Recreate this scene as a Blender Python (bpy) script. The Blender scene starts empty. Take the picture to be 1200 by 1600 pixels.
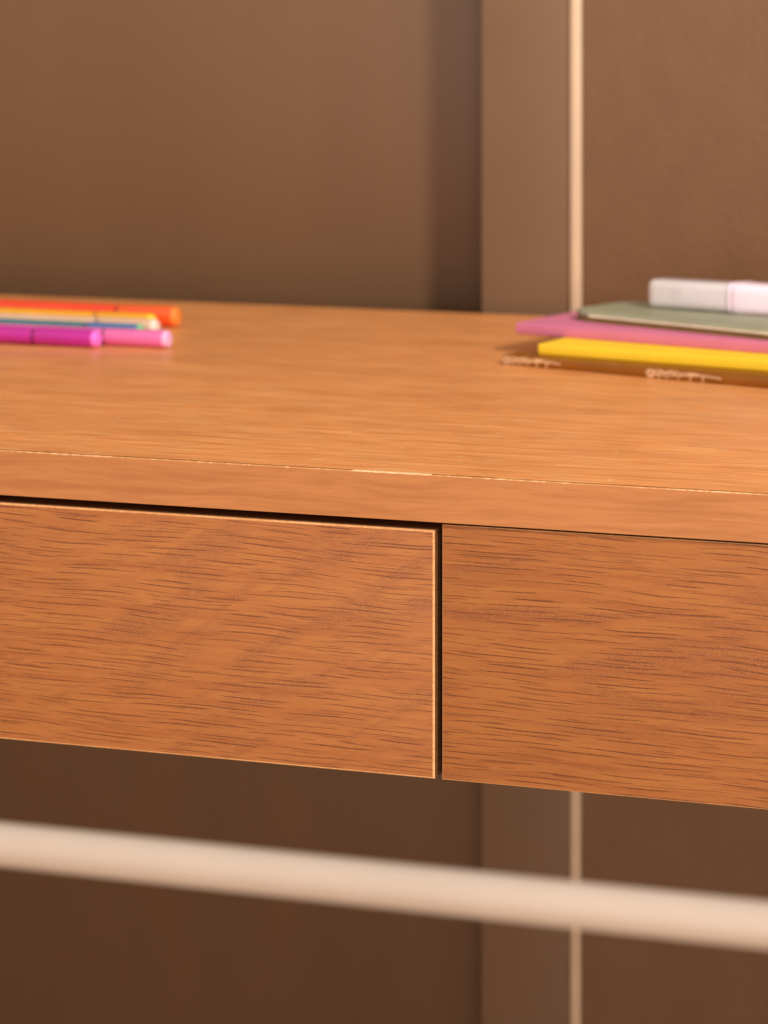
import bpy, bmesh, math, random
from mathutils import Vector, Matrix, noise as mnoise
random.seed(7)
R = math.radians
sc = bpy.context.scene
TOP = 0.75                     # height of the desk top above the floor

# ------------------------------------------------------------------ camera
cd = bpy.data.cameras.new('camera')
cam = bpy.data.objects.new('camera', cd)
sc.collection.objects.link(cam)
sc.camera = cam
cam.location = (0.3753, -1.1945, TOP + 0.216)
cam.rotation_euler = (R(90), 0, R(18.563))
cd.sensor_fit = 'AUTO'
cd.sensor_width = 36.0
cd.lens = 36.0 * 4500 / 1600
cd.shift_y = -834.0 / 1600
cd.clip_start = 0.05
cd.clip_end = 50
cd.dof.use_dof = True
cd.dof.focus_distance = 1.255
cd.dof.aperture_fstop = 10.5

# ------------------------------------------------------------------ light
w = bpy.data.worlds.new('World')
sc.world = w
w.use_nodes = True
bg = w.node_tree.nodes['Background']
bg.inputs[0].default_value = (1.0, 0.86, 0.72, 1)
bg.inputs[1].default_value = 0.71


def area(name, loc, target, sx, sy, power, col):
    l = bpy.data.lights.new(name, 'AREA')
    l.shape = 'RECTANGLE'
    l.size = sx
    l.size_y = sy
    l.energy = power
    l.color = col
    o = bpy.data.objects.new(name, l)
    o.location = loc
    o.rotation_euler = (Vector(target) - Vector(loc)).to_track_quat('-Z', 'Y').to_euler()
    sc.collection.objects.link(o)
    return o


area('key_lamp', (1.85, -1.20, 2.40), (-0.05, 0.2, 0.7), 0.30, 0.30, 75, (1.0, 0.91, 0.80))
area('fill_lamp', (0.8, -2.4, 0.52), (-0.1, 0.3, 0.6), 1.2, 1.2, 38, (1.0, 0.86, 0.74))

sc.view_settings.view_transform = 'Standard'
sc.view_settings.look = 'None'
sc.view_settings.exposure = 0.0
sc.view_settings.gamma = 1.0


# ------------------------------------------------------------------ node helpers
class NT:
    def __init__(s, name):
        s.m = bpy.data.materials.new(name)
        s.m.use_nodes = True
        s.t = s.m.node_tree
        s.b = s.t.nodes['Principled BSDF']

    def n(s, typ, **kw):
        nd = s.t.nodes.new(typ)
        for k, v in kw.items():
            setattr(nd, k, v)
        return nd

    def put(s, sock, v):
        if hasattr(v, 'default_value') or hasattr(v, 'is_output'):
            s.t.links.new(v, sock)
        elif isinstance(v, (tuple, list)):
            if len(v) == 3 and sock.type == 'RGBA':
                v = tuple(v) + (1,)
            sock.default_value = v
        else:
            sock.default_value = v

    def math(s, op, a, b=0.0, c=0.0, clamp=False):
        nd = s.n('ShaderNodeMath', operation=op, use_clamp=clamp)
        s.put(nd.inputs[0], a)
        s.put(nd.inputs[1], b)
        s.put(nd.inputs[2], c)
        return nd.outputs[0]

    def coords(s):
        """object coordinates in millimetres: x, y, z sockets"""
        tc = s.n('ShaderNodeTexCoord')
        vm = s.n('ShaderNodeVectorMath', operation='SCALE')
        s.put(vm.inputs[0], tc.outputs['Object'])
        vm.inputs['Scale'].default_value = 1000.0
        sp = s.n('ShaderNodeSeparateXYZ')
        s.put(sp.inputs[0], vm.outputs[0])
        return sp.outputs[0], sp.outputs[1], sp.outputs[2]

    def vec(s, x, y, z=0.0):
        c = s.n('ShaderNodeCombineXYZ')
        s.put(c.inputs[0], x)
        s.put(c.inputs[1], y)
        s.put(c.inputs[2], z)
        return c.outputs[0]

    def noise(s, v, scale=1.0, detail=2.0, rough=0.5, dist=0.0):
        nd = s.n('ShaderNodeTexNoise')
        s.put(nd.inputs['Vector'], v)
        nd.inputs['Scale'].default_value = scale
        nd.inputs['Detail'].default_value = detail
        nd.inputs['Roughness'].default_value = rough
        nd.inputs['Distortion'].default_value = dist
        return nd.outputs[0]

    def ramp(s, v, a, b, c=0.0, d=1.0, smooth=True):
        nd = s.n('ShaderNodeMapRange', clamp=True)
        nd.interpolation_type = 'SMOOTHSTEP' if smooth else 'LINEAR'
        s.put(nd.inputs[0], v)
        for i, q in enumerate((a, b, c, d)):
            s.put(nd.inputs[i + 1], q)
        return nd.outputs[0]

    def mix(s, f, a, b, blend='MIX'):
        nd = s.n('ShaderNodeMix', data_type='RGBA', blend_type=blend)
        s.put(nd.inputs[0], f)
        s.put(nd.inputs[6], a)
        s.put(nd.inputs[7], b)
        return nd.outputs[2]

    def bump(s, h, strength, dist):
        nd = s.n('ShaderNodeBump')
        nd.inputs['Strength'].default_value = strength
        nd.inputs['Distance'].default_value = dist
        s.put(nd.inputs['Height'], h)
        s.t.links.new(nd.outputs[0], s.b.inputs['Normal'])

    def dashes(s, u, v, su, sv, seed, a=0.46, b=0.10, keep=0.35, soft=0.35):
        """long thin lens-shaped pores: one per stretched Voronoi cell"""
        p = s.vec(s.math('ADD', s.math('DIVIDE', u, su), seed * 7.31),
                  s.math('ADD', s.math('DIVIDE', v, sv), seed * 3.77))
        vo = s.n('ShaderNodeTexVoronoi', voronoi_dimensions='2D', feature='F1')
        s.put(vo.inputs['Vector'], p)
        vo.inputs['Scale'].default_value = 1.0
        vo.inputs['Randomness'].default_value = 0.9
        d = s.n('ShaderNodeVectorMath', operation='SUBTRACT')
        s.put(d.inputs[0], p)
        s.put(d.inputs[1], vo.outputs['Position'])
        sp = s.n('ShaderNodeSeparateXYZ')
        s.put(sp.inputs[0], d.outputs[0])
        cs = s.n('ShaderNodeSeparateColor')
        s.put(cs.inputs[0], vo.outputs['Color'])
        ex = s.math('DIVIDE', sp.outputs[0], s.ramp(cs.outputs[1], 0, 1, a * .45, a * 1.15, False))
        ey = s.math('DIVIDE', sp.outputs[1], s.ramp(cs.outputs[2], 0, 1, b * .5, b * 1.25, False))
        e = s.math('ADD', s.math('MULTIPLY', ex, ex), s.math('MULTIPLY', ey, ey))
        l = s.ramp(e, 1.0 - soft, 1.0 + soft, 1.0, 0.0)
        g = s.ramp(cs.outputs[0], keep, keep + 0.35, 0.0, 1.0)
        return s.math('MULTIPLY', l, g)


def pore_rows(s, u, v, L, p, seed, thick, keep):
    """separate long pores laid out in loose rows: one per segment of each row"""
    v = s.math('ADD', s.math('DIVIDE', v, p), seed * 5.13)
    row = s.math('FLOOR', v)
    w1 = s.n('ShaderNodeTexWhiteNoise', noise_dimensions='2D')
    s.put(w1.inputs['Vector'], s.vec(row, seed))
    xs = s.math('ADD', s.math('DIVIDE', u, L), s.math('MULTIPLY', w1.outputs['Value'], 37.0))
    seg = s.math('FLOOR', xs)
    w2 = s.n('ShaderNodeTexWhiteNoise', noise_dimensions='3D')
    s.put(w2.inputs['Vector'], s.vec(row, seg, seed + 2.0))
    cs = s.n('ShaderNodeSeparateColor')
    s.put(cs.inputs[0], w2.outputs['Color'])
    half = s.ramp(cs.outputs[0], 0, 1, .17, .49, False)
    # centre slides inside the segment so that the pore never crosses its border
    cen = s.math('ADD', .5, s.math('MULTIPLY', s.math('SUBTRACT', w2.outputs['Value'], .5), s.math('SUBTRACT', 1.0, s.math('MULTIPLY', half, 2.0))))
    dx = s.math('DIVIDE', s.math('SUBTRACT', s.math('FRACT', xs), cen), half)
    vj = s.math('ADD', .5, s.math('MULTIPLY', s.math('SUBTRACT', cs.outputs[1], .5), .55))
    # each pore leans and bows a little of its own
    bow = s.math('MULTIPLY', s.math('SUBTRACT', cs.outputs[2], .5), s.math('MULTIPLY', s.math('MULTIPLY', dx, dx), .12))
    lean = s.math('MULTIPLY', s.math('SUBTRACT', cs.outputs[0], .6), s.math('MULTIPLY', dx, .10))
    dv = s.math('SUBTRACT', s.math('SUBTRACT', s.math('FRACT', v), vj), s.math('ADD', bow, lean))
    wob = s.noise(s.vec(s.math('MULTIPLY', u, .5), v), 1, 1)
    th = s.math('MULTIPLY', s.math('MULTIPLY', s.ramp(cs.outputs[2], 0, 1, thick * .55, thick * 1.3, False), 1.0 / p),
                s.ramp(wob, .3, .7, .75, 1.25, False))
    dy = s.math('DIVIDE', dv, th)
    dx2 = s.math('MULTIPLY', dx, dx)
    e = s.math('ADD', s.math('MULTIPLY', dx2, s.math('ADD', s.math('MULTIPLY', dx2, .5), .5)), s.math('MULTIPLY', dy, dy))
    l = s.ramp(e, .45, 1.35, 1.0, 0.0)
    g = s.ramp(s.math('FRACT', s.math('MULTIPLY', w2.outputs['Value'], 7.77)), keep, keep + .4, 0.0, 1.0)
    return s.math('MULTIPLY', l, g)


NT.pore_rows = pore_rows


def set_in(b, **kw):
    for k, v in kw.items():
        b.inputs[k.replace('_', ' ')].default_value = v


# ------------------------------------------------------------------ materials
def oak_face(name, seed, diag, tone=1.0):
    """printed oak foil of the drawer and apron: dark pores, flecks and darker flames"""
    s = NT(name)
    x, y, z = s.coords()
    x = s.math('ADD', x, seed * 531.0)
    z0 = s.math('ADD', z, seed * 217.0)
    warp = s.noise(s.vec(s.math('MULTIPLY', x, 0.010), s.math('MULTIPLY', z0, 0.022)), 1, 1, .5)
    z1 = s.math('ADD', z0, s.math('ADD', s.math('MULTIPLY', warp, 6.0), s.math('MULTIPLY', x, 0.018)))
    wob = s.noise(s.vec(s.math('MULTIPLY', x, 0.035), s.math('MULTIPLY', z0, 0.045)), 1, 1, .5)
    z1 = s.math('ADD', z1, s.math('MULTIPLY', wob, 1.3))
    # broad darker flames, either leaning (drawer) or lying along the grain (apron)
    ca, sa = math.cos(R(diag)), math.sin(R(diag))
    u = s.math('ADD', s.math('MULTIPLY', x, ca), s.math('MULTIPLY', z0, sa))
    v = s.math('SUBTRACT', s.math('MULTIPLY', z0, ca), s.math('MULTIPLY', x, sa))
    fl = s.noise(s.vec(s.math('MULTIPLY', u, 0.011), s.math('MULTIPLY', v, 0.056)), 1, 4, .6, .8)
    fl = s.ramp(fl, 0.46, 0.63)
    fine = s.noise(s.vec(s.math('MULTIPLY', x, 0.05), s.math('MULTIPLY', z1, 1.6)), 1, 4, .65)
    fib = s.noise(s.vec(s.math('MULTIPLY', x, 0.22), s.math('MULTIPLY', z1, 3.2)), 1, 2, .6)
    band = s.noise(s.vec(s.math('MULTIPLY', x, 0.012), s.math('MULTIPLY', z1, 0.26)), 1, 3, .6)
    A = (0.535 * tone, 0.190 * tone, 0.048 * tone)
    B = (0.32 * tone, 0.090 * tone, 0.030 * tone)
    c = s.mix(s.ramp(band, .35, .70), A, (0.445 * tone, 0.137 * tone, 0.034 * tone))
    brk = s.math('MULTIPLY', fl, s.ramp(fine, .38, .62, .45, 1.0))
    c = s.mix(s.math('MULTIPLY', brk, 0.62), c, B)
    c = s.mix(s.ramp(fib, .50, .72, 0, .28), c, (0.66 * tone, 0.27 * tone, 0.090 * tone))
    c = s.mix(s.ramp(fine, .48, .30, 0, .30), c, (0.33 * tone, 0.105 * tone, 0.03 * tone))
    # pores
    ls = [s.pore_rows(x, z1, 50.0, 2.45, seed + 1, .225, -.25),
          s.math('MULTIPLY', s.pore_rows(x, z1, 23.0, 1.9, seed + 2, .17, .35), .75),
          s.math('MULTIPLY', s.pore_rows(x, z1, 11.0, 1.6, seed + 3, .15, .65), .7)]
    p = ls[0]
    for q in ls[1:]:
        p = s.math('MAXIMUM', p, q)
    c = s.mix(s.math('MULTIPLY', p, 0.88), c, (0.115, 0.030, 0.009))
    # pale stipple lying inside the darker flames
    st = s.noise(s.vec(s.math('MULTIPLY', x, 1.1), s.math('MULTIPLY', z1, 3.4)), 1, 1, .5)
    st = s.math('MULTIPLY', s.ramp(st, .60, .70), s.ramp(fl, .25, .9, .12, 1.0))
    c = s.mix(s.math('MULTIPLY', st, 0.30), c, (0.74, 0.40, 0.20))
    s.put(s.b.inputs['Base Color'], c)
    s.put(s.b.inputs['Roughness'], s.ramp(fine, .3, .7, .44, .56))
    s.b.inputs['Specular IOR Level'].default_value = 0.35
    h = s.math('SUBTRACT', s.math('MULTIPLY', st, .35), p)
    s.bump(h, 0.25, 0.00012)
    return s.m


def oak_top(name):
    s = NT(name)
    x, y, z = s.coords()
    warp = s.noise(s.vec(s.math('MULTIPLY', x, 0.006), s.math('MULTIPLY', y, 0.02)), 1, 2, .5)
    y1 = s.math('ADD', y, s.math('MULTIPLY', warp, 26.0))
    a = s.noise(s.vec(s.math('MULTIPLY', x, 0.010), s.math('MULTIPLY', y1, 0.16)), 1, 4, .6)
    b = s.noise(s.vec(s.math('MULTIPLY', x, 0.028), s.math('MULTIPLY', y1, 0.55)), 1, 4, .68)
    c2 = s.noise(s.vec(s.math('MULTIPLY', x, 0.006), s.math('MULTIPLY', y1, 0.030)), 1, 2, .5)
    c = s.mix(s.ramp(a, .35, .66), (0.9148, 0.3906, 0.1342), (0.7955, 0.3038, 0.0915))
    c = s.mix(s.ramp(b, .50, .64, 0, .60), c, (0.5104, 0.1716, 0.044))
    c = s.mix(s.ramp(b, .48, .37, 0, .65), c, (0.9215, 0.5225, 0.228))
    c = s.mix(s.ramp(c2, .4, .7, 0, .30), c, (0.5808, 0.2112, 0.0581))
    d1 = s.dashes(x, y1, 46, 9, 1.3, .5, .07, .30)
    d2 = s.dashes(x, y1, 30, 6, 2.6, .5, .07, .45)
    c = s.mix(s.math('MULTIPLY', s.math('MAXIMUM', d1, d2), .42), c, (0.27, 0.085, 0.022))
    # wear: small pale nicks and rubbed marks of a used table top
    n1 = s.dashes(x, y, 16, 19, 5.1, .08, .06, .62, .2)
    n2 = s.dashes(s.math('ADD', x, s.math('MULTIPLY', y, .6)), y, 37, 31, 8.1, .20, .015, .60, .3)
    wear = s.math('MAXIMUM', s.math('MULTIPLY', n1, .65), s.math('MULTIPLY', n2, .5))
    c = s.mix(wear, c, (0.86, 0.58, 0.34))
    s.put(s.b.inputs['Base Color'], c)
    smear = s.noise(s.vec(s.math('MULTIPLY', x, .02), s.math('MULTIPLY', y, .03)), 1, 3, .6, 1.2)
    s.put(s.b.inputs['Roughness'], s.math('ADD', s.ramp(b, .3, .7, .28, .38), s.ramp(smear, .4, .65, 0, .10)))
    s.b.inputs['Specular IOR Level'].default_value = 0.38
    s.bump(s.math('ADD', b, s.math('MULTIPLY', s.noise(s.vec(x, y, z), .9, 2), .35)), 0.25, 0.00022)
    return s.m


def oak_band(name, col=(0.4564, 0.1815, 0.0613), dark=(0.3406, 0.1188, 0.0367)):
    s = NT(name)
    x, y, z = s.coords()
    warp = s.noise(s.vec(s.math('MULTIPLY', x, 0.012), s.math('MULTIPLY', z, 0.05)), 1, 2, .5)
    z1 = s.math('ADD', z, s.math('MULTIPLY', warp, 14.0))
    a = s.noise(s.vec(s.math('MULTIPLY', x, 0.012), s.math('MULTIPLY', z1, 0.22)), 1, 3, .6)
    b = s.noise(s.vec(s.math('MULTIPLY', x, 0.05), s.math('MULTIPLY', z1, 1.1)), 1, 3, .6)
    c = s.mix(s.ramp(a, .40, .68, 0, .70), col, dark)
    c = s.mix(s.ramp(b, .50, .68, 0, .45), c, dark)
    d = s.dashes(x, z1, 22, 4.2, 3.3, .48, .05, .45)
    c = s.mix(s.math('MULTIPLY', d, .38), c, (0.33, 0.10, 0.03))
    k = s.dashes(x, z, 31, 17, 9.4, .016, .03, .80, .2)
    c = s.mix(k, c, (0.10, 0.03, 0.01))
    s.put(s.b.inputs['Base Color'], c)
    s.b.inputs['Roughness'].default_value = 0.46
    s.b.inputs['Specular IOR Level'].default_value = 0.35
    s.bump(b, 0.12, 0.0001)
    return s.m


def worn(name, col, dark, scale=.5, lo=.40, hi=.60):
    """rubbed edge: pale where the foil is worn through"""
    s = NT(name)
    x, y, z = s.coords()
    n = s.noise(s.vec(x, y, z), scale, 3, .65)
    n2 = s.noise(s.vec(s.math('MULTIPLY', x, .02), s.math('MULTIPLY', z, .02)), 1, 2, .5)
    f = s.ramp(s.math('ADD', s.math('MULTIPLY', n, .6), s.math('MULTIPLY', n2, .4)), lo, hi)
    s.put(s.b.inputs['Base Color'], s.mix(f, dark, col))
    s.b.inputs['Roughness'].default_value = 0.6
    s.bump(n, 0.3, 0.0002)
    return s.m


def plain(name, col, rough=.5, spec=.5, var=.12, scale=.06, bump=0.0, bscale=2.0, coat=0.0, stretch=(1, 1, 1), bd=.0004):
    s = NT(name)
    x, y, z = s.coords()
    v = s.vec(s.math('MULTIPLY', x, stretch[0]), s.math('MULTIPLY', y, stretch[1]), s.math('MULTIPLY', z, stretch[2]))
    n = s.noise(v, scale, 4, .55)
    c = s.mix(s.ramp(n, .3, .7), tuple(q * (1 - var) for q in col), tuple(min(1, q * (1 + var)) for q in col))
    s.put(s.b.inputs['Base Color'], c)
    s.b.inputs['Roughness'].default_value = rough
    s.b.inputs['Specular IOR Level'].default_value = spec
    s.b.inputs['Coat Weight'].default_value = coat
    s.b.inputs['Coat Roughness'].default_value = 0.12
    if bump:
        s.bump(s.noise(v, bscale, 3, .6), bump, bd)
    return s.m


def clear_plastic(name, col, rough):
    """milky see-through plastic of a thin moulded cap"""
    s = NT(name)
    x, y, z = s.coords()
    n = s.noise(s.vec(x, y, z), .15, 2, .5)
    s.put(s.b.inputs['Base Color'], s.mix(n, col, tuple(q * .94 for q in col)))
    s.b.inputs['Roughness'].default_value = rough
    s.b.inputs['Alpha'].default_value = 0.50
    s.b.inputs['Specular IOR Level'].default_value = 1.0
    return s.m


M = {}
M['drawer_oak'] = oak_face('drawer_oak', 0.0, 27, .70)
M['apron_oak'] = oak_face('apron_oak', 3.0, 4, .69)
M['top_oak'] = oak_top('top_oak')
M['band_oak'] = oak_band('band_oak')
M['side_oak_shaded'] = oak_band('side_oak_shaded', (0.16, 0.065, 0.024), (0.11, 0.042, 0.016))  # darker than the band: shade of the drawer gaps put into the colour
M['rim'] = worn('worn_rim', (0.688, 0.3612, 0.1548), (0.5332, 0.2322, 0.0774), .8, .38, .58)
M['edge'] = worn('worn_edge', (0.80, 0.48, 0.24), (0.5332, 0.2322, 0.0774), .35, .46, .64)
M['joint'] = worn('joint_line', (0.50, 0.22, 0.08), (0.07, 0.03, 0.015), .012, .53, .63)
M['chip'] = worn('chip', (0.84, 0.56, 0.31), (0.60, 0.29, 0.11), .9, .3, .6)
M['inside'] = plain('inside_board_shaded', (0.10, 0.055, 0.03), .8)  # gap shade painted into the divider and drawer box colour too
M['left_paint'] = plain('recessed_paint', (0.150, 0.077, 0.038), .42, .4, .05, .012, .25, .35, stretch=(1, 1, .25))
M['stile_paint'] = plain('stile_paint', (0.1862, 0.1068, 0.0611), .5, .35, .04, .012, .15, .5)
M['right_paint'] = plain('right_paint', (0.1915, 0.1058, 0.0571), .45, .45, .04, .04, 1.0, .26, stretch=(1, 1, .7), bd=.0006)
M['cream'] = plain('cream_strip', (0.6646, 0.5064, 0.364), .45, .5, .03)
M['floor'] = plain('floor_wood', (0.60, 0.40, 0.24), .45, .4, .2, .02, stretch=(.2, 1, 1))
M['rail_paint'] = plain('rail_paint', (0.4015, 0.3312, 0.2877), .42, .45, .03, .02)
M['pen_dark'] = plain('pen_dark', (0.10, 0.025, 0.05), .4)


# ------------------------------------------------------------------ mesh helpers
def link(name, bm, mats, parent=None, smooth=True, angle=35):
    me = bpy.data.meshes.new(name)
    bmesh.ops.recalc_face_normals(bm, faces=bm.faces)
    bm.to_mesh(me)
    bm.free()
    if not isinstance(mats, (list, tuple)):
        mats = [mats]
    for m in mats:
        me.materials.append(m)
    if smooth:
        for p in me.polygons:
            p.use_smooth = True
        try:
            me.set_sharp_from_angle(angle=R(angle))
        except Exception:
            pass
    o = bpy.data.objects.new(name, me)
    sc.collection.objects.link(o)
    if parent:
        o.parent = parent
    return o


def thing(name, label, cat, loc=(0, 0, 0), rz=0.0, group=None):
    o = bpy.data.objects.new(name, None)
    o.empty_display_size = 0.05
    sc.collection.objects.link(o)
    o.location = loc
    o.rotation_euler = (0, 0, rz)
    o['label'] = label
    o['category'] = cat
    if group:
        o['group'] = group
    return o


def add_box(bm, x0, x1, y0, y1, z0, z1, mat=0):
    vs = [bm.verts.new(p) for p in ((x0, y0, z0), (x1, y0, z0), (x1, y1, z0), (x0, y1, z0),
                                    (x0, y0, z1), (x1, y0, z1), (x1, y1, z1), (x0, y1, z1))]
    for f in ((0, 1, 2, 3), (4, 7, 6, 5), (0, 4, 5, 1), (1, 5, 6, 2), (2, 6, 7, 3), (3, 7, 4, 0)):
        fc = bm.faces.new([vs[i] for i in f])
        fc.material_index = mat


def box(name, dims, mat, parent=None, bev=0.0, seg=2):
    bm = bmesh.new()
    add_box(bm, *dims)
    if bev:
        bmesh.ops.bevel(bm, geom=bm.edges[:] + bm.verts[:], offset=bev, segments=seg, affect='EDGES', profile=.5)
    return link(name, bm, mat, parent)


def rrect(w, d, r, inset, n=6, x0=0.0, y0=0.0):
    """outline of a rounded rectangle from (x0,y0) to (x0+w,y0+d), pulled in by inset"""
    pts = []
    rr = max(r - inset, 0.0002)
    for cx, cy, a0 in ((x0 + r, y0 + r, 180), (x0 + w - r, y0 + r, 270), (x0 + w - r, y0 + d - r, 0), (x0 + r, y0 + d - r, 90)):
        for i in range(n + 1):
            a = R(a0 + 90 * i / n)
            pts.append((cx + rr * math.cos(a), cy + rr * math.sin(a)))
    return pts


def slab(bm, w, d, r, prof, x0=0.0, y0=0.0, mat=0, n=6):
    """loft of rounded rectangles; prof = list of (inset, z)"""
    rings = []
    for ins, z in prof:
        rings.append([bm.verts.new((px, py, z)) for px, py in rrect(w, d, r, ins, n, x0, y0)])
    k = len(rings[0])
    for a, b in zip(rings, rings[1:]):
        for i in range(k):
            f = bm.faces.new((a[i], a[(i + 1) % k], b[(i + 1) % k], b[i]))
            f.material_index = mat
    f = bm.faces.new(list(reversed(rings[0]))); f.material_index = mat
    f = bm.faces.new(rings[-1]); f.material_index = mat


def edge_prof(z0, z1, e, n=3):
    """profile with rounded lower and upper edge of radius e"""
    p = []
    for i in range(n + 1):
        a = R(90 * i / n)
        p.append((e * (1 - math.sin(a)), z0 + e * (1 - math.cos(a))))
    for i in range(n + 1):
        a = R(90 * i / n)
        p.append((e * (1 - math.cos(a)), z1 - e * (1 - math.sin(a))))
    return p


def tube(bm, pts, rad, seg=12, cap=True, mat=0):
    pts = [Vector(p) for p in pts]
    rads = rad if isinstance(rad, (list, tuple)) else [rad] * len(pts)
    rings = []
    up = None
    for i, p in enumerate(pts):
        t = (pts[min(i + 1, len(pts) - 1)] - pts[max(i - 1, 0)]).normalized()
        if up is None:
            up = Vector((0, 0, 1)) if abs(t.z) < .9 else Vector((0, 1, 0))
        a = t.cross(up).normalized()
        b = a.cross(t).normalized()
        up = b
        rings.append([bm.verts.new(p + (a * math.cos(2 * math.pi * k / seg) + b * math.sin(2 * math.pi * k / seg)) * rads[i])
                      for k in range(seg)])
    for q, r_ in zip(rings, rings[1:]):
        for k in range(seg):
            f = bm.faces.new((q[k], q[(k + 1) % seg], r_[(k + 1) % seg], r_[k]))
            f.material_index = mat
    if cap:
        bm.faces.new(list(reversed(rings[0]))).material_index = mat
        bm.faces.new(rings[-1]).material_index = mat


def lathe_x(bm, prof, seg=28, sy=1.0, sz=1.0, power=2.0, mat=0):
    """closed body of revolution along x; prof = (x, r). power > 2 squares the section"""
    rings = []
    for x, r in prof:
        ring = []
        for k in range(seg):
            a = 2 * math.pi * k / seg
            c, s_ = math.cos(a), math.sin(a)
            q = 1.0 if power == 2 else (abs(c) ** power + abs(s_) ** power) ** (-1.0 / power)
            ring.append(bm.verts.new((x, r * c * q * sy, r * s_ * q * sz)))
        rings.append(ring)
    for q, r_ in zip(rings, rings[1:]):
        for k in range(seg):
            bm.faces.new((q[k], q[(k + 1) % seg], r_[(k + 1) % seg], r_[k])).material_index = mat
    bm.faces.new(list(reversed(rings[0]))).material_index = mat
    bm.faces.new(rings[-1]).material_index = mat


# ------------------------------------------------------------------ setting: floor and panelled wall
fl = box('floor', (-2.2, 2.2, -2.6, 0.66, -0.02, 0.0), M['floor'])
fl['kind'] = 'structure'

WY = 0.5935                                   # face of the raised frame behind the desk
wall = thing('panelled_wall', 'taupe brown panelled wall behind the oak desk, with a recessed panel and a thin cream upright strip',
             'wall', (0, WY, 0))
box('recessed_panel', (-2.2, -0.1535, 0.045, 0.09, 0.0, 2.6), M['left_paint'], wall, .0005)
bm = bmesh.new()
add_box(bm, -0.159, -0.0995, 0.0, 0.088, 0.0, 2.6)
bmesh.ops.bevel(bm, geom=[e for e in bm.edges if abs(e.verts[0].co.z - e.verts[1].co.z) > 1 and e.verts[0].co.y < .01],
                offset=.0015, segments=3, affect='EDGES', profile=.5)
link('stile', bm, M['stile_paint'], wall)
box('cream_strip', (-0.0988, -0.0918, -0.0022, 0.05, 0.0, 2.6), M['cream'], wall, .0012)
box('flat_panel', (-0.0911, 2.2, 0.0006, 0.055, 0.0, 2.6), M['right_paint'], wall, .0008)

# ------------------------------------------------------------------ desk
desk = thing('desk', 'oak veneer desk with a handleless drawer, its top edge chipped pale along the front', 'desk', (0, 0, 0))
XL, XR, DB = -0.83, 0.56, 0.584
# table top: the foil-covered board starts just behind its front edge band
bm = bmesh.new()
add_box(bm, XL, XR, 0.0030, DB, TOP - 0.0205, TOP)
top = link('tabletop', bm, M['top_oak'], desk)
bm = bmesh.new()
add_box(bm, XL, XR, 0.0, 0.00105, TOP - 0.0206, TOP - 0.0005)
link('edge_band', bm, M['band_oak'], top)
bm = bmesh.new()
add_box(bm, XL, XR, 0.00110, 0.00295, TOP - 0.0204, TOP - 0.00025)
link('joint_line', bm, M['joint'], top)
# rubbed upper corner of the band: a thin chamfer of uneven width
bm = bmesh.new()
N = 900
prev = None
for i in range(N + 1):
    x = XL + (XR - XL) * i / N
    n_ = mnoise.noise(Vector((x * 90, 0, 3)))
    n2 = mnoise.noise(Vector((x * 9, 5, 3)))
    wd = 0.00013 + 0.00009 * n_ + 0.00026 * n2
    wd = max(wd, 0.00005)
    ring = [bm.verts.new((x, 0.00002, TOP - 0.0005)), bm.verts.new((x, -0.00006, TOP - 0.0005 - wd * .5)),
            bm.verts.new((x, wd * .9, TOP - 0.00012)), bm.verts.new((x, 0.00105, TOP - 0.00012)), bm.verts.new((x, 0.00105, TOP - 0.0005))]
    if prev:
        for k in range(5):
            bm.faces.new((prev[k], prev[(k + 1) % 5], ring[(k + 1) % 5], ring[k]))
    prev = ring
link('worn_edge', bm, M['edge'], top, smooth=False)
# the long chip where the band has broken away
bm = bmesh.new()
prev = None
for i in range(161):
    t = i / 160
    x = -0.0405 + 0.0365 * t
    env = min(1, t * 9, (1 - t) * 5) * max(.25, .75 + .9 * mnoise.noise(Vector((x * 260, 9, 1))))
    n_ = mnoise.noise(Vector((x * 1400, 0, 7)))
    lo = 0.00034 * env * (0.72 + 0.45 * n_) + .0001
    bk = 0.0017 * env * (0.60 + 0.8 * mnoise.noise(Vector((x * 900, 4, 7)))) + .0011
    ring = [bm.verts.new((x, -0.00012, TOP - 0.0001 - lo)), bm.verts.new((x, 0.0003, TOP + 0.00008)),
            bm.verts.new((x, bk, TOP + 0.00014)), bm.verts.new((x, bk, TOP - 0.0005)), bm.verts.new((x, .0002, TOP - 0.0008))]
    if prev:
        for k in range(5):
            bm.faces.new((prev[k], prev[(k + 1) % 5], ring[(k + 1) % 5], ring[k]))
    prev = ring
link('chip', bm, M['chip'], top, smooth=False)


def board(name, x0, x1, y0, y1, z0, z1, face, side, rimw, parent):
    """veneered board whose worn front edges show a lighter rim"""
    bm = bmesh.new()
    add_box(bm, x0, x1, y0, y1, z0, z1)
    es = [e for e in bm.edges if e.verts[0].co.y < y0 + 1e-6 and e.verts[1].co.y < y0 + 1e-6]
    bmesh.ops.bevel(bm, geom=es, offset=rimw, segments=3, affect='EDGES', profile=.5)
    bmesh.ops.recalc_face_normals(bm, faces=bm.faces)
    for f in bm.faces:
        n = f.normal
        m = max(abs(n.x), abs(n.y), abs(n.z))
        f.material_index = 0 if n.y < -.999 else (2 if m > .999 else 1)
    return link(name, bm, [face, M['rim'], side], parent, angle=20)


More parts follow.
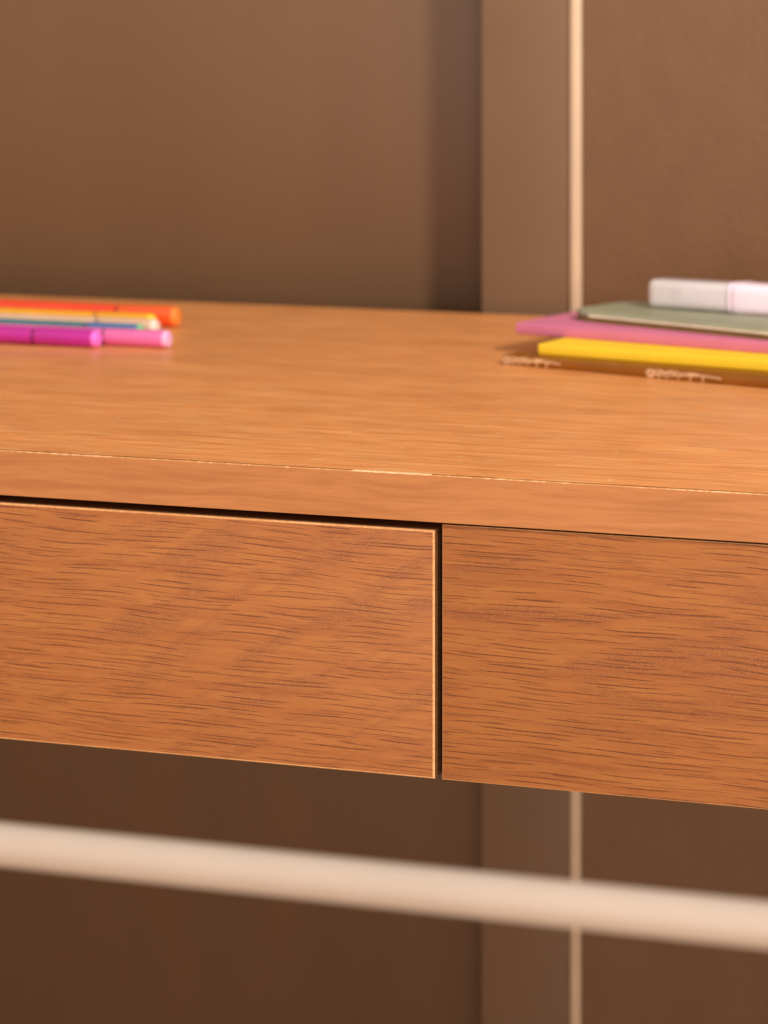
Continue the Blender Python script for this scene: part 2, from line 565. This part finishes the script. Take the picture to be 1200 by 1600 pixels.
DZ0, DZ1 = TOP - 0.1321, TOP - 0.0240
dr = board('drawer', -0.735, -0.0024, -0.0010, 0.0165, DZ0, DZ1, M['drawer_oak'], M['side_oak_shaded'], .0008, desk)
bm = bmesh.new()
add_box(bm, -0.715, -0.705, .0170, .44, DZ0 + .012, DZ1 - .018)
add_box(bm, -0.036, -0.026, .0170, .44, DZ0 + .012, DZ1 - .018)
add_box(bm, -0.704, -0.037, .43, .44, DZ0 + .012, DZ1 - .018)
add_box(bm, -0.704, -0.037, .0170, .429, DZ0 + .013, DZ0 + .018)
link('drawer_box', bm, M['inside'], dr, smooth=False)
board('apron', 0.0003, XR - .0205, 0.0018, 0.019, TOP - .1327, TOP - .0217, M['apron_oak'], M['side_oak_shaded'], .0003, desk)
bm = bmesh.new()
add_box(bm, 0.0012, 0.018, 0.0195, DB - .03, TOP - .125, TOP - .021)
link('divider', bm, M['inside'], desk, smooth=False)
bm = bmesh.new()
add_box(bm, XL + .021, XR - .021, DB - .029, DB - .011, TOP - .125, TOP - .021)
link('back_rail', bm, M['side_oak_shaded'], desk, smooth=False)
for xa, xb in ((XL, XL + .02), (XR - .02, XR)):
    box('side_panel', (xa, xb, .002, DB - .002, 0.0, TOP - .021), M['band_oak'], desk, .0006)
box('end_stile', (XL + .0203, -.7375, .0012, .019, TOP - .1327, TOP - .0212), M['apron_oak'], desk, .0003)

# ------------------------------------------------------------------ chair rail in front of the desk (out of focus)
rail = thing('chair', 'white painted tubular chair back rail in front of the desk, below the drawer', 'chair', (0.10, -0.450, 0))
bm = bmesh.new()
RZ = TOP - 0.0312
pts = [(-0.23, 0.0, .43), (-0.23, 0, RZ - .045)]
for i in range(7):
    a = R(180 - 90 * i / 6)
    pts.append((-0.19 + .04 * math.cos(a), 0, RZ - .04 + .04 * math.sin(a)))
pts += [(-.1, 0, RZ), (0, 0, RZ), (.12, 0, RZ), (.2, 0, RZ)]
for i in range(7):
    a = R(90 - 90 * i / 6)
    pts.append((0.19 + .04 * math.cos(a) + .06, 0, RZ - .04 + .04 * math.sin(a)))
pts += [(0.29, 0.0, .43)]
tube(bm, pts, 0.0060, 28)
link('back_rail', bm, M['rail_paint'], rail)
bm = bmesh.new()
slab(bm, .50, .40, .05, edge_prof(.425, .455, .01), -.22, .008)
link('seat', bm, M['rail_paint'], rail)
for lx, ly in ((-.19, .04), (.25, .04), (-.19, .37), (.25, .37)):
    bm = bmesh.new()
    tube(bm, [(lx, ly, .0), (lx, ly, .425)], .010, 16)
    link('leg', bm, M['rail_paint'], rail)


# ------------------------------------------------------------------ felt-tip pens
def pen_mat(name, col, tr=.0, rough=.28):
    m = plain(name, col, rough, .55, .05, .03, coat=.35)
    b = m.node_tree.nodes['Principled BSDF']
    b.inputs['Subsurface Weight'].default_value = tr
    b.inputs['Subsurface Radius'].default_value = (.006, .003, .004)
    b.inputs['Subsurface Scale'].default_value = 1.0
    return m


def pen(label, x, y, rz, d, body, cap, tipcol, ringx=.0405, ring=True):
    """pen lying on the desk, cap end at (x, y) pointing right"""
    r = d / 2
    t = thing('felt_tip_pen', label, 'pen', (x - .0026, y, TOP + r + .0001), rz, 'felt-tip pens lying on the desk')
    bm = bmesh.new()
    lathe_x(bm, [(-.158, r * .55), (-.157, r * .8), (-.154, r * .96), (-ringx - .0016, r * .96)])
    link('barrel', bm, body, t)
    bm = bmesh.new()
    lathe_x(bm, [(-ringx - .0015, r * .86), (-ringx - .0001, r * .86)] if ring else [(-ringx - .0015, r * .95), (-ringx - .0001, r * .95)])
    link('ring', bm, M['pen_dark'] if ring else body, t)
    bm = bmesh.new()
    lathe_x(bm, [(-ringx, r * .97), (-ringx + .0006, r), (-.0040, r), (-.0032, r * .985)])
    link('cap', bm, cap, t)
    bm = bmesh.new()
    lathe_x(bm, [(-.0031, r * .975), (-.0016, r * .93), (-.0004, r * .86), (0, r * .76)])
    link('cap_end', bm, tipcol, t)
    return t


P = {
    'magenta': pen_mat('pen_magenta', (0.54, 0.015, 0.36)),
    'magenta_tip': pen_mat('pen_magenta_tip', (0.95, 0.20, 0.85)),
    'pink': pen_mat('pen_pink', (0.80, 0.17, 0.48)),
    'pink_tip': pen_mat('pen_pink_tip', (0.95, 0.50, 0.86)),
    'teal': pen_mat('pen_teal', (0.02, 0.20, 0.26)),
    'blue': pen_mat('pen_blue', (0.05, 0.20, 0.48)),
    'green_tip': pen_mat('pen_green_tip', (0.22, 0.68, 0.36)),
    'cream': pen_mat('pen_cream', (0.80, 0.52, 0.36)),
    'white': pen_mat('pen_white', (0.95, 0.86, 0.78)),
    'yellow': pen_mat('pen_yellow', (0.98, 0.46, 0.01)),
    'yellow_tip': pen_mat('pen_yellow_tip', (1.0, 0.78, 0.05)),
    'red': pen_mat('pen_red', (0.92, 0.065, 0.018)),
    'orange': pen_mat('pen_orange', (0.95, 0.12, 0.02)),
    'orange_tip': pen_mat('pen_orange_tip', (0.98, 0.28, 0.05)),
}
pen('magenta felt-tip pen lying nearest the front of the desk in the row of pens', -0.3155, 0.3475, R(-1.0), .0104, P['magenta'], P['magenta'], P['magenta_tip'])
pen('light pink felt-tip pen poking out to the right behind the magenta pen', -0.2758, 0.3590, R(-.6), .0104, P['pink'], P['pink'], P['pink_tip'])
pen('teal and blue felt-tip pen with a green end between the pink and the cream pens', -0.3020, 0.3820, R(-1.2), .0103, P['teal'], P['blue'], P['green_tip'], .036)
pen('cream felt-tip pen with a white end behind the teal pen', -0.3045, 0.4085, R(-.6), .0103, P['cream'], P['cream'], P['white'], .038)
pen('yellow felt-tip pen lying between the cream and the red pens', -0.3170, 0.4330, R(-.9), .0103, P['yellow'], P['yellow'], P['yellow_tip'], .038)
pen('thick orange red felt-tip pen lying farthest back in the row of pens', -0.3098, 0.4545, R(-2.0), .0127, P['red'], P['orange'], P['orange_tip'], .040)


# ------------------------------------------------------------------ stack of notebooks
def notebook(label, x, y, z, ang, wd, dp, th, bd, mat, pages, r=.002, soft=.0006, mat2=None):
    """hardcover lying spine towards the camera; (x, y) is its front left corner"""
    t = thing('notebook', label, 'notebook', (x, y, z), R(-ang), 'notebooks stacked on the desk')
    # cover: bottom board, spine, top board as one folded sheet
    bm = bmesh.new()
    prof = [(dp, 0), (.0008, 0), (.0002, .0003), (0, .0009), (0, th - .0009), (.0002, th - .0003), (.0008, th), (dp, th)]
    inner = [(dp, bd), (bd + .0004, bd), (bd + .0004, th - bd), (dp, th - bd)]
    outl = prof + list(reversed(inner))
    xs = [(0.0, .0006), (.0006, 0), (wd - .0006, 0), (wd, .0006)]
    rings = [[bm.verts.new((xx, py, pz)) for py, pz in outl] for xx, _ in xs]
    k = len(outl)
    for a, b in zip(rings, rings[1:]):
        for i in range(k):
            bm.faces.new((a[i], a[(i + 1) % k], b[(i + 1) % k], b[i]))
    bm.faces.new(rings[0])
    bm.faces.new(list(reversed(rings[-1])))
    link('cover', bm, mat, t, angle=50)
    bm = bmesh.new()
    add_box(bm, .0022, wd - .0022, bd + .0008, dp - .0025, bd + .0001, th - bd - .0001)
    link('page_block', bm, pages, t, smooth=False)
    return t


def soft_book(label, x, y, z, ang, wd, dp, th, rc, top_m, mid_m, low_m):
    t = thing('notebook', label, 'notebook', (x, y, z), R(-ang), 'notebooks stacked on the desk')
    h1, h2 = th * .24, th * .40
    bm = bmesh.new()
    slab(bm, wd, dp, rc, edge_prof(0, h1, .0007))
    link('back_cover', bm, low_m, t)
    bm = bmesh.new()
    slab(bm, wd - .001, dp - .001, rc, [(0, h1 + .00005), (0, h2 - .00005)], .0005, .0005)
    link('page_block', bm, mid_m, t)
    bm = bmesh.new()
    slab(bm, wd, dp, rc, edge_prof(h2, th, .0020, 5))
    c = link('front_cover', bm, top_m, t)
    return t, c


paper = plain('paper_edge', (0.80, 0.66, 0.46), .8, .3, .1, .1, .4, 3, stretch=(.05, .05, 4))
brown = plain('brown_cover', (0.27, 0.088, 0.003), .38, .35, .10, .04, .15, 1.0, coat=.3)
yellow = plain('yellow_cover', (0.96, 0.64, 0.03), .42, .4, .04, .04, .15, 1.5)
pink = plain('pink_cover', (0.64, 0.185, 0.32), .50, .4, .04, .04, .15, 1.5)
sage = plain('sage_cover', (0.33, 0.335, 0.235), .50, .4, .06, .08, .5, 1.2)
olive = plain('olive_cover', (0.22, 0.155, 0.035), .55, .4, .10, .08, .5, 1.2)
thread = plain('pale_thread', (0.95, 0.84, 0.64), .7)
motif = plain('pale_print', (0.85, 0.55, 0.32), .5)

b1 = notebook('thin brown notebook with pale drawn motifs on its spine, at the bottom of the stack', -.0745, .3535, TOP + .0001, 16.6,
              .215, .150, .0052, .0012, brown, paper)
b2 = notebook('bright yellow notebook between the brown and the pink notebooks', -.0557, .3605, TOP + .0054, 12.2,
              .205, .148, .0060, .0011, yellow, paper)
b3 = notebook('large pink notebook between the yellow and the sage green notebooks', -.0802, .4005, TOP + .0115, 15.3,
              .230, .105, .0063, .0013, pink, paper)
b4, cov = soft_book('sage green notebook with stitched edge and rounded corners, on top of the stack', -.0575, .4235, TOP + .0179, 23.5,
                    0.200, .062, .0062, .017, sage, olive, olive)
# stitching round the front and side of the sage cover
bm = bmesh.new()
for i in range(86):
    x = .018 + i * .0019
    zz = .0062 * .55
    tube(bm, [(x, -.0001, zz), (x + .0011, -.0001, zz + .0001)], .00070, 5)
o = link('stitching', bm, thread, b4)
o['kind'] = 'stuff'


# pale motifs printed on the brown notebook's spine: a looped head and a tapering tail
def draw(name, parent, strokes, x0, y, z0, sx, sz, rad=.00026):
    bm = bmesh.new()
    for st in strokes:
        pts = []
        for i in range(len(st) - 1):
            for k in range(4):
                f = k / 4
                pts.append(((st[i][0] * (1 - f) + st[i + 1][0] * f), (st[i][1] * (1 - f) + st[i + 1][1] * f)))
        pts.append(st[-1])
        vs = []
        for j, (px, pz) in enumerate(pts):
            q = pts[min(j + 1, len(pts) - 1)]
            p_ = pts[max(j - 1, 0)]
            dx, dz = (q[0] - p_[0]) * sx, (q[1] - p_[1]) * sz
            L = math.hypot(dx, dz) or 1
            nx, nz = -dz / L * rad, dx / L * rad
            cx, cz = x0 + px * sx, z0 + pz * sz
            vs.append([bm.verts.new((cx + s1 * nx, y + s2, cz + s1 * nz)) for s1, s2 in ((-1, 0), (1, 0), (1, .00012), (-1, .00012))])
        for a, b in zip(vs, vs[1:]):
            for k in range(4):
                bm.faces.new((a[k], a[(k + 1) % 4], b[(k + 1) % 4], b[k]))
    return link(name, bm, motif, parent, smooth=False)


def loop(cx, cz, rx, rz, a0=0, a1=360, n=14):
    return [(cx + rx * math.cos(R(a0 + (a1 - a0) * i / n)), cz + rz * math.sin(R(a0 + (a1 - a0) * i / n))) for i in range(n + 1)]


strokes = [loop(.055, .50, .055, .42), loop(.06, .55, .028, .22),
           [(.05, .92), (.12, .80), (.18, .95), (.24, .72), (.33, .92), (.42, .86), (.47, .70), (.58, .88), (.70, .80), (.85, .72), (1.0, .55)],
           [(.06, .18), (.15, .42), (.28, .34), (.42, .52), (.55, .58), (.70, .66), (.86, .62), (1.0, .52)],
           [(.14, .55), (.20, .70), (.26, .60), (.33, .72), (.40, .62)],
           [(.16, .40), (.17, .02)], [(.28, .40), (.27, .10)], [(.42, .55), (.43, .12)],
           [(.60, .62), (.575, .05)], [(.76, .66), (.745, .04)], [(.50, .80), (.64, .70), (.74, .78), (.90, .66)]]
draw('printed_motif', b1, strokes, .0006, -.00013, .0002, .0375, .0048, .00034)
draw('printed_motif', b1, strokes, .0925, -.00013, .0002, .0460, .0048, .00034)

# ------------------------------------------------------------------ highlighter on top of the stack
hl = thing('highlighter', 'lilac white highlighter pen with a clear cap, lying on the sage green notebook', 'highlighter',
           (-.0105, .4503, TOP + .0242 + .0086), R(-14.2))
hw = 1.15
cap_m = clear_plastic('frosted_cap', (1.0, 0.96, 1.0), .10)
lil = plain('lilac_plastic', (0.98, 0.82, 1.0), .22, .6, .02, .03, coat=.4)
nibm = plain('nib_holder', (0.40, 0.30, 0.52), .4)
neckm = plain('neck_plastic', (0.96, 0.84, 1.0), .12, 1.0, .02, .03, coat=.5)
# hollow cap
bm = bmesh.new()
lathe_x(bm, [(0, .0056), (.0005, .0070), (.0016, .0080), (.0034, .0084), (.0510, .0086), (.0511, .0079), (.0040, .0075), (.0026, .0066)],
        40, hw, 1.0, 5.0)
link('cap', bm, cap_m, hl)
bm = bmesh.new()
lathe_x(bm, [(.0110, .0012), (.0125, .0028), (.0195, .0034)], 24, hw, 1, 2.4)
link('nib', bm, nibm, hl)
bm = bmesh.new()
lathe_x(bm, [(.0196, .0050), (.0205, .0062), (.0230, .0066), (.0505, .0069)], 24, hw, 1, 3.0)
link('neck', bm, neckm, hl)
bm = bmesh.new()
lathe_x(bm, [(.0515, .0082), (.0520, .0088), (.0538, .0089), (.0542, .0083)], 40, hw, 1, 4.5)
link('collar', bm, lil, hl)
bm = bmesh.new()
lathe_x(bm, [(.0546, .0082), (.0554, .0092), (.0585, .0095), (.0640, .0091), (.1150, .0086), (.1180, .0080), (.1195, .0060)], 40, hw, 1, 4.0)
link('barrel', bm, lil, hl)
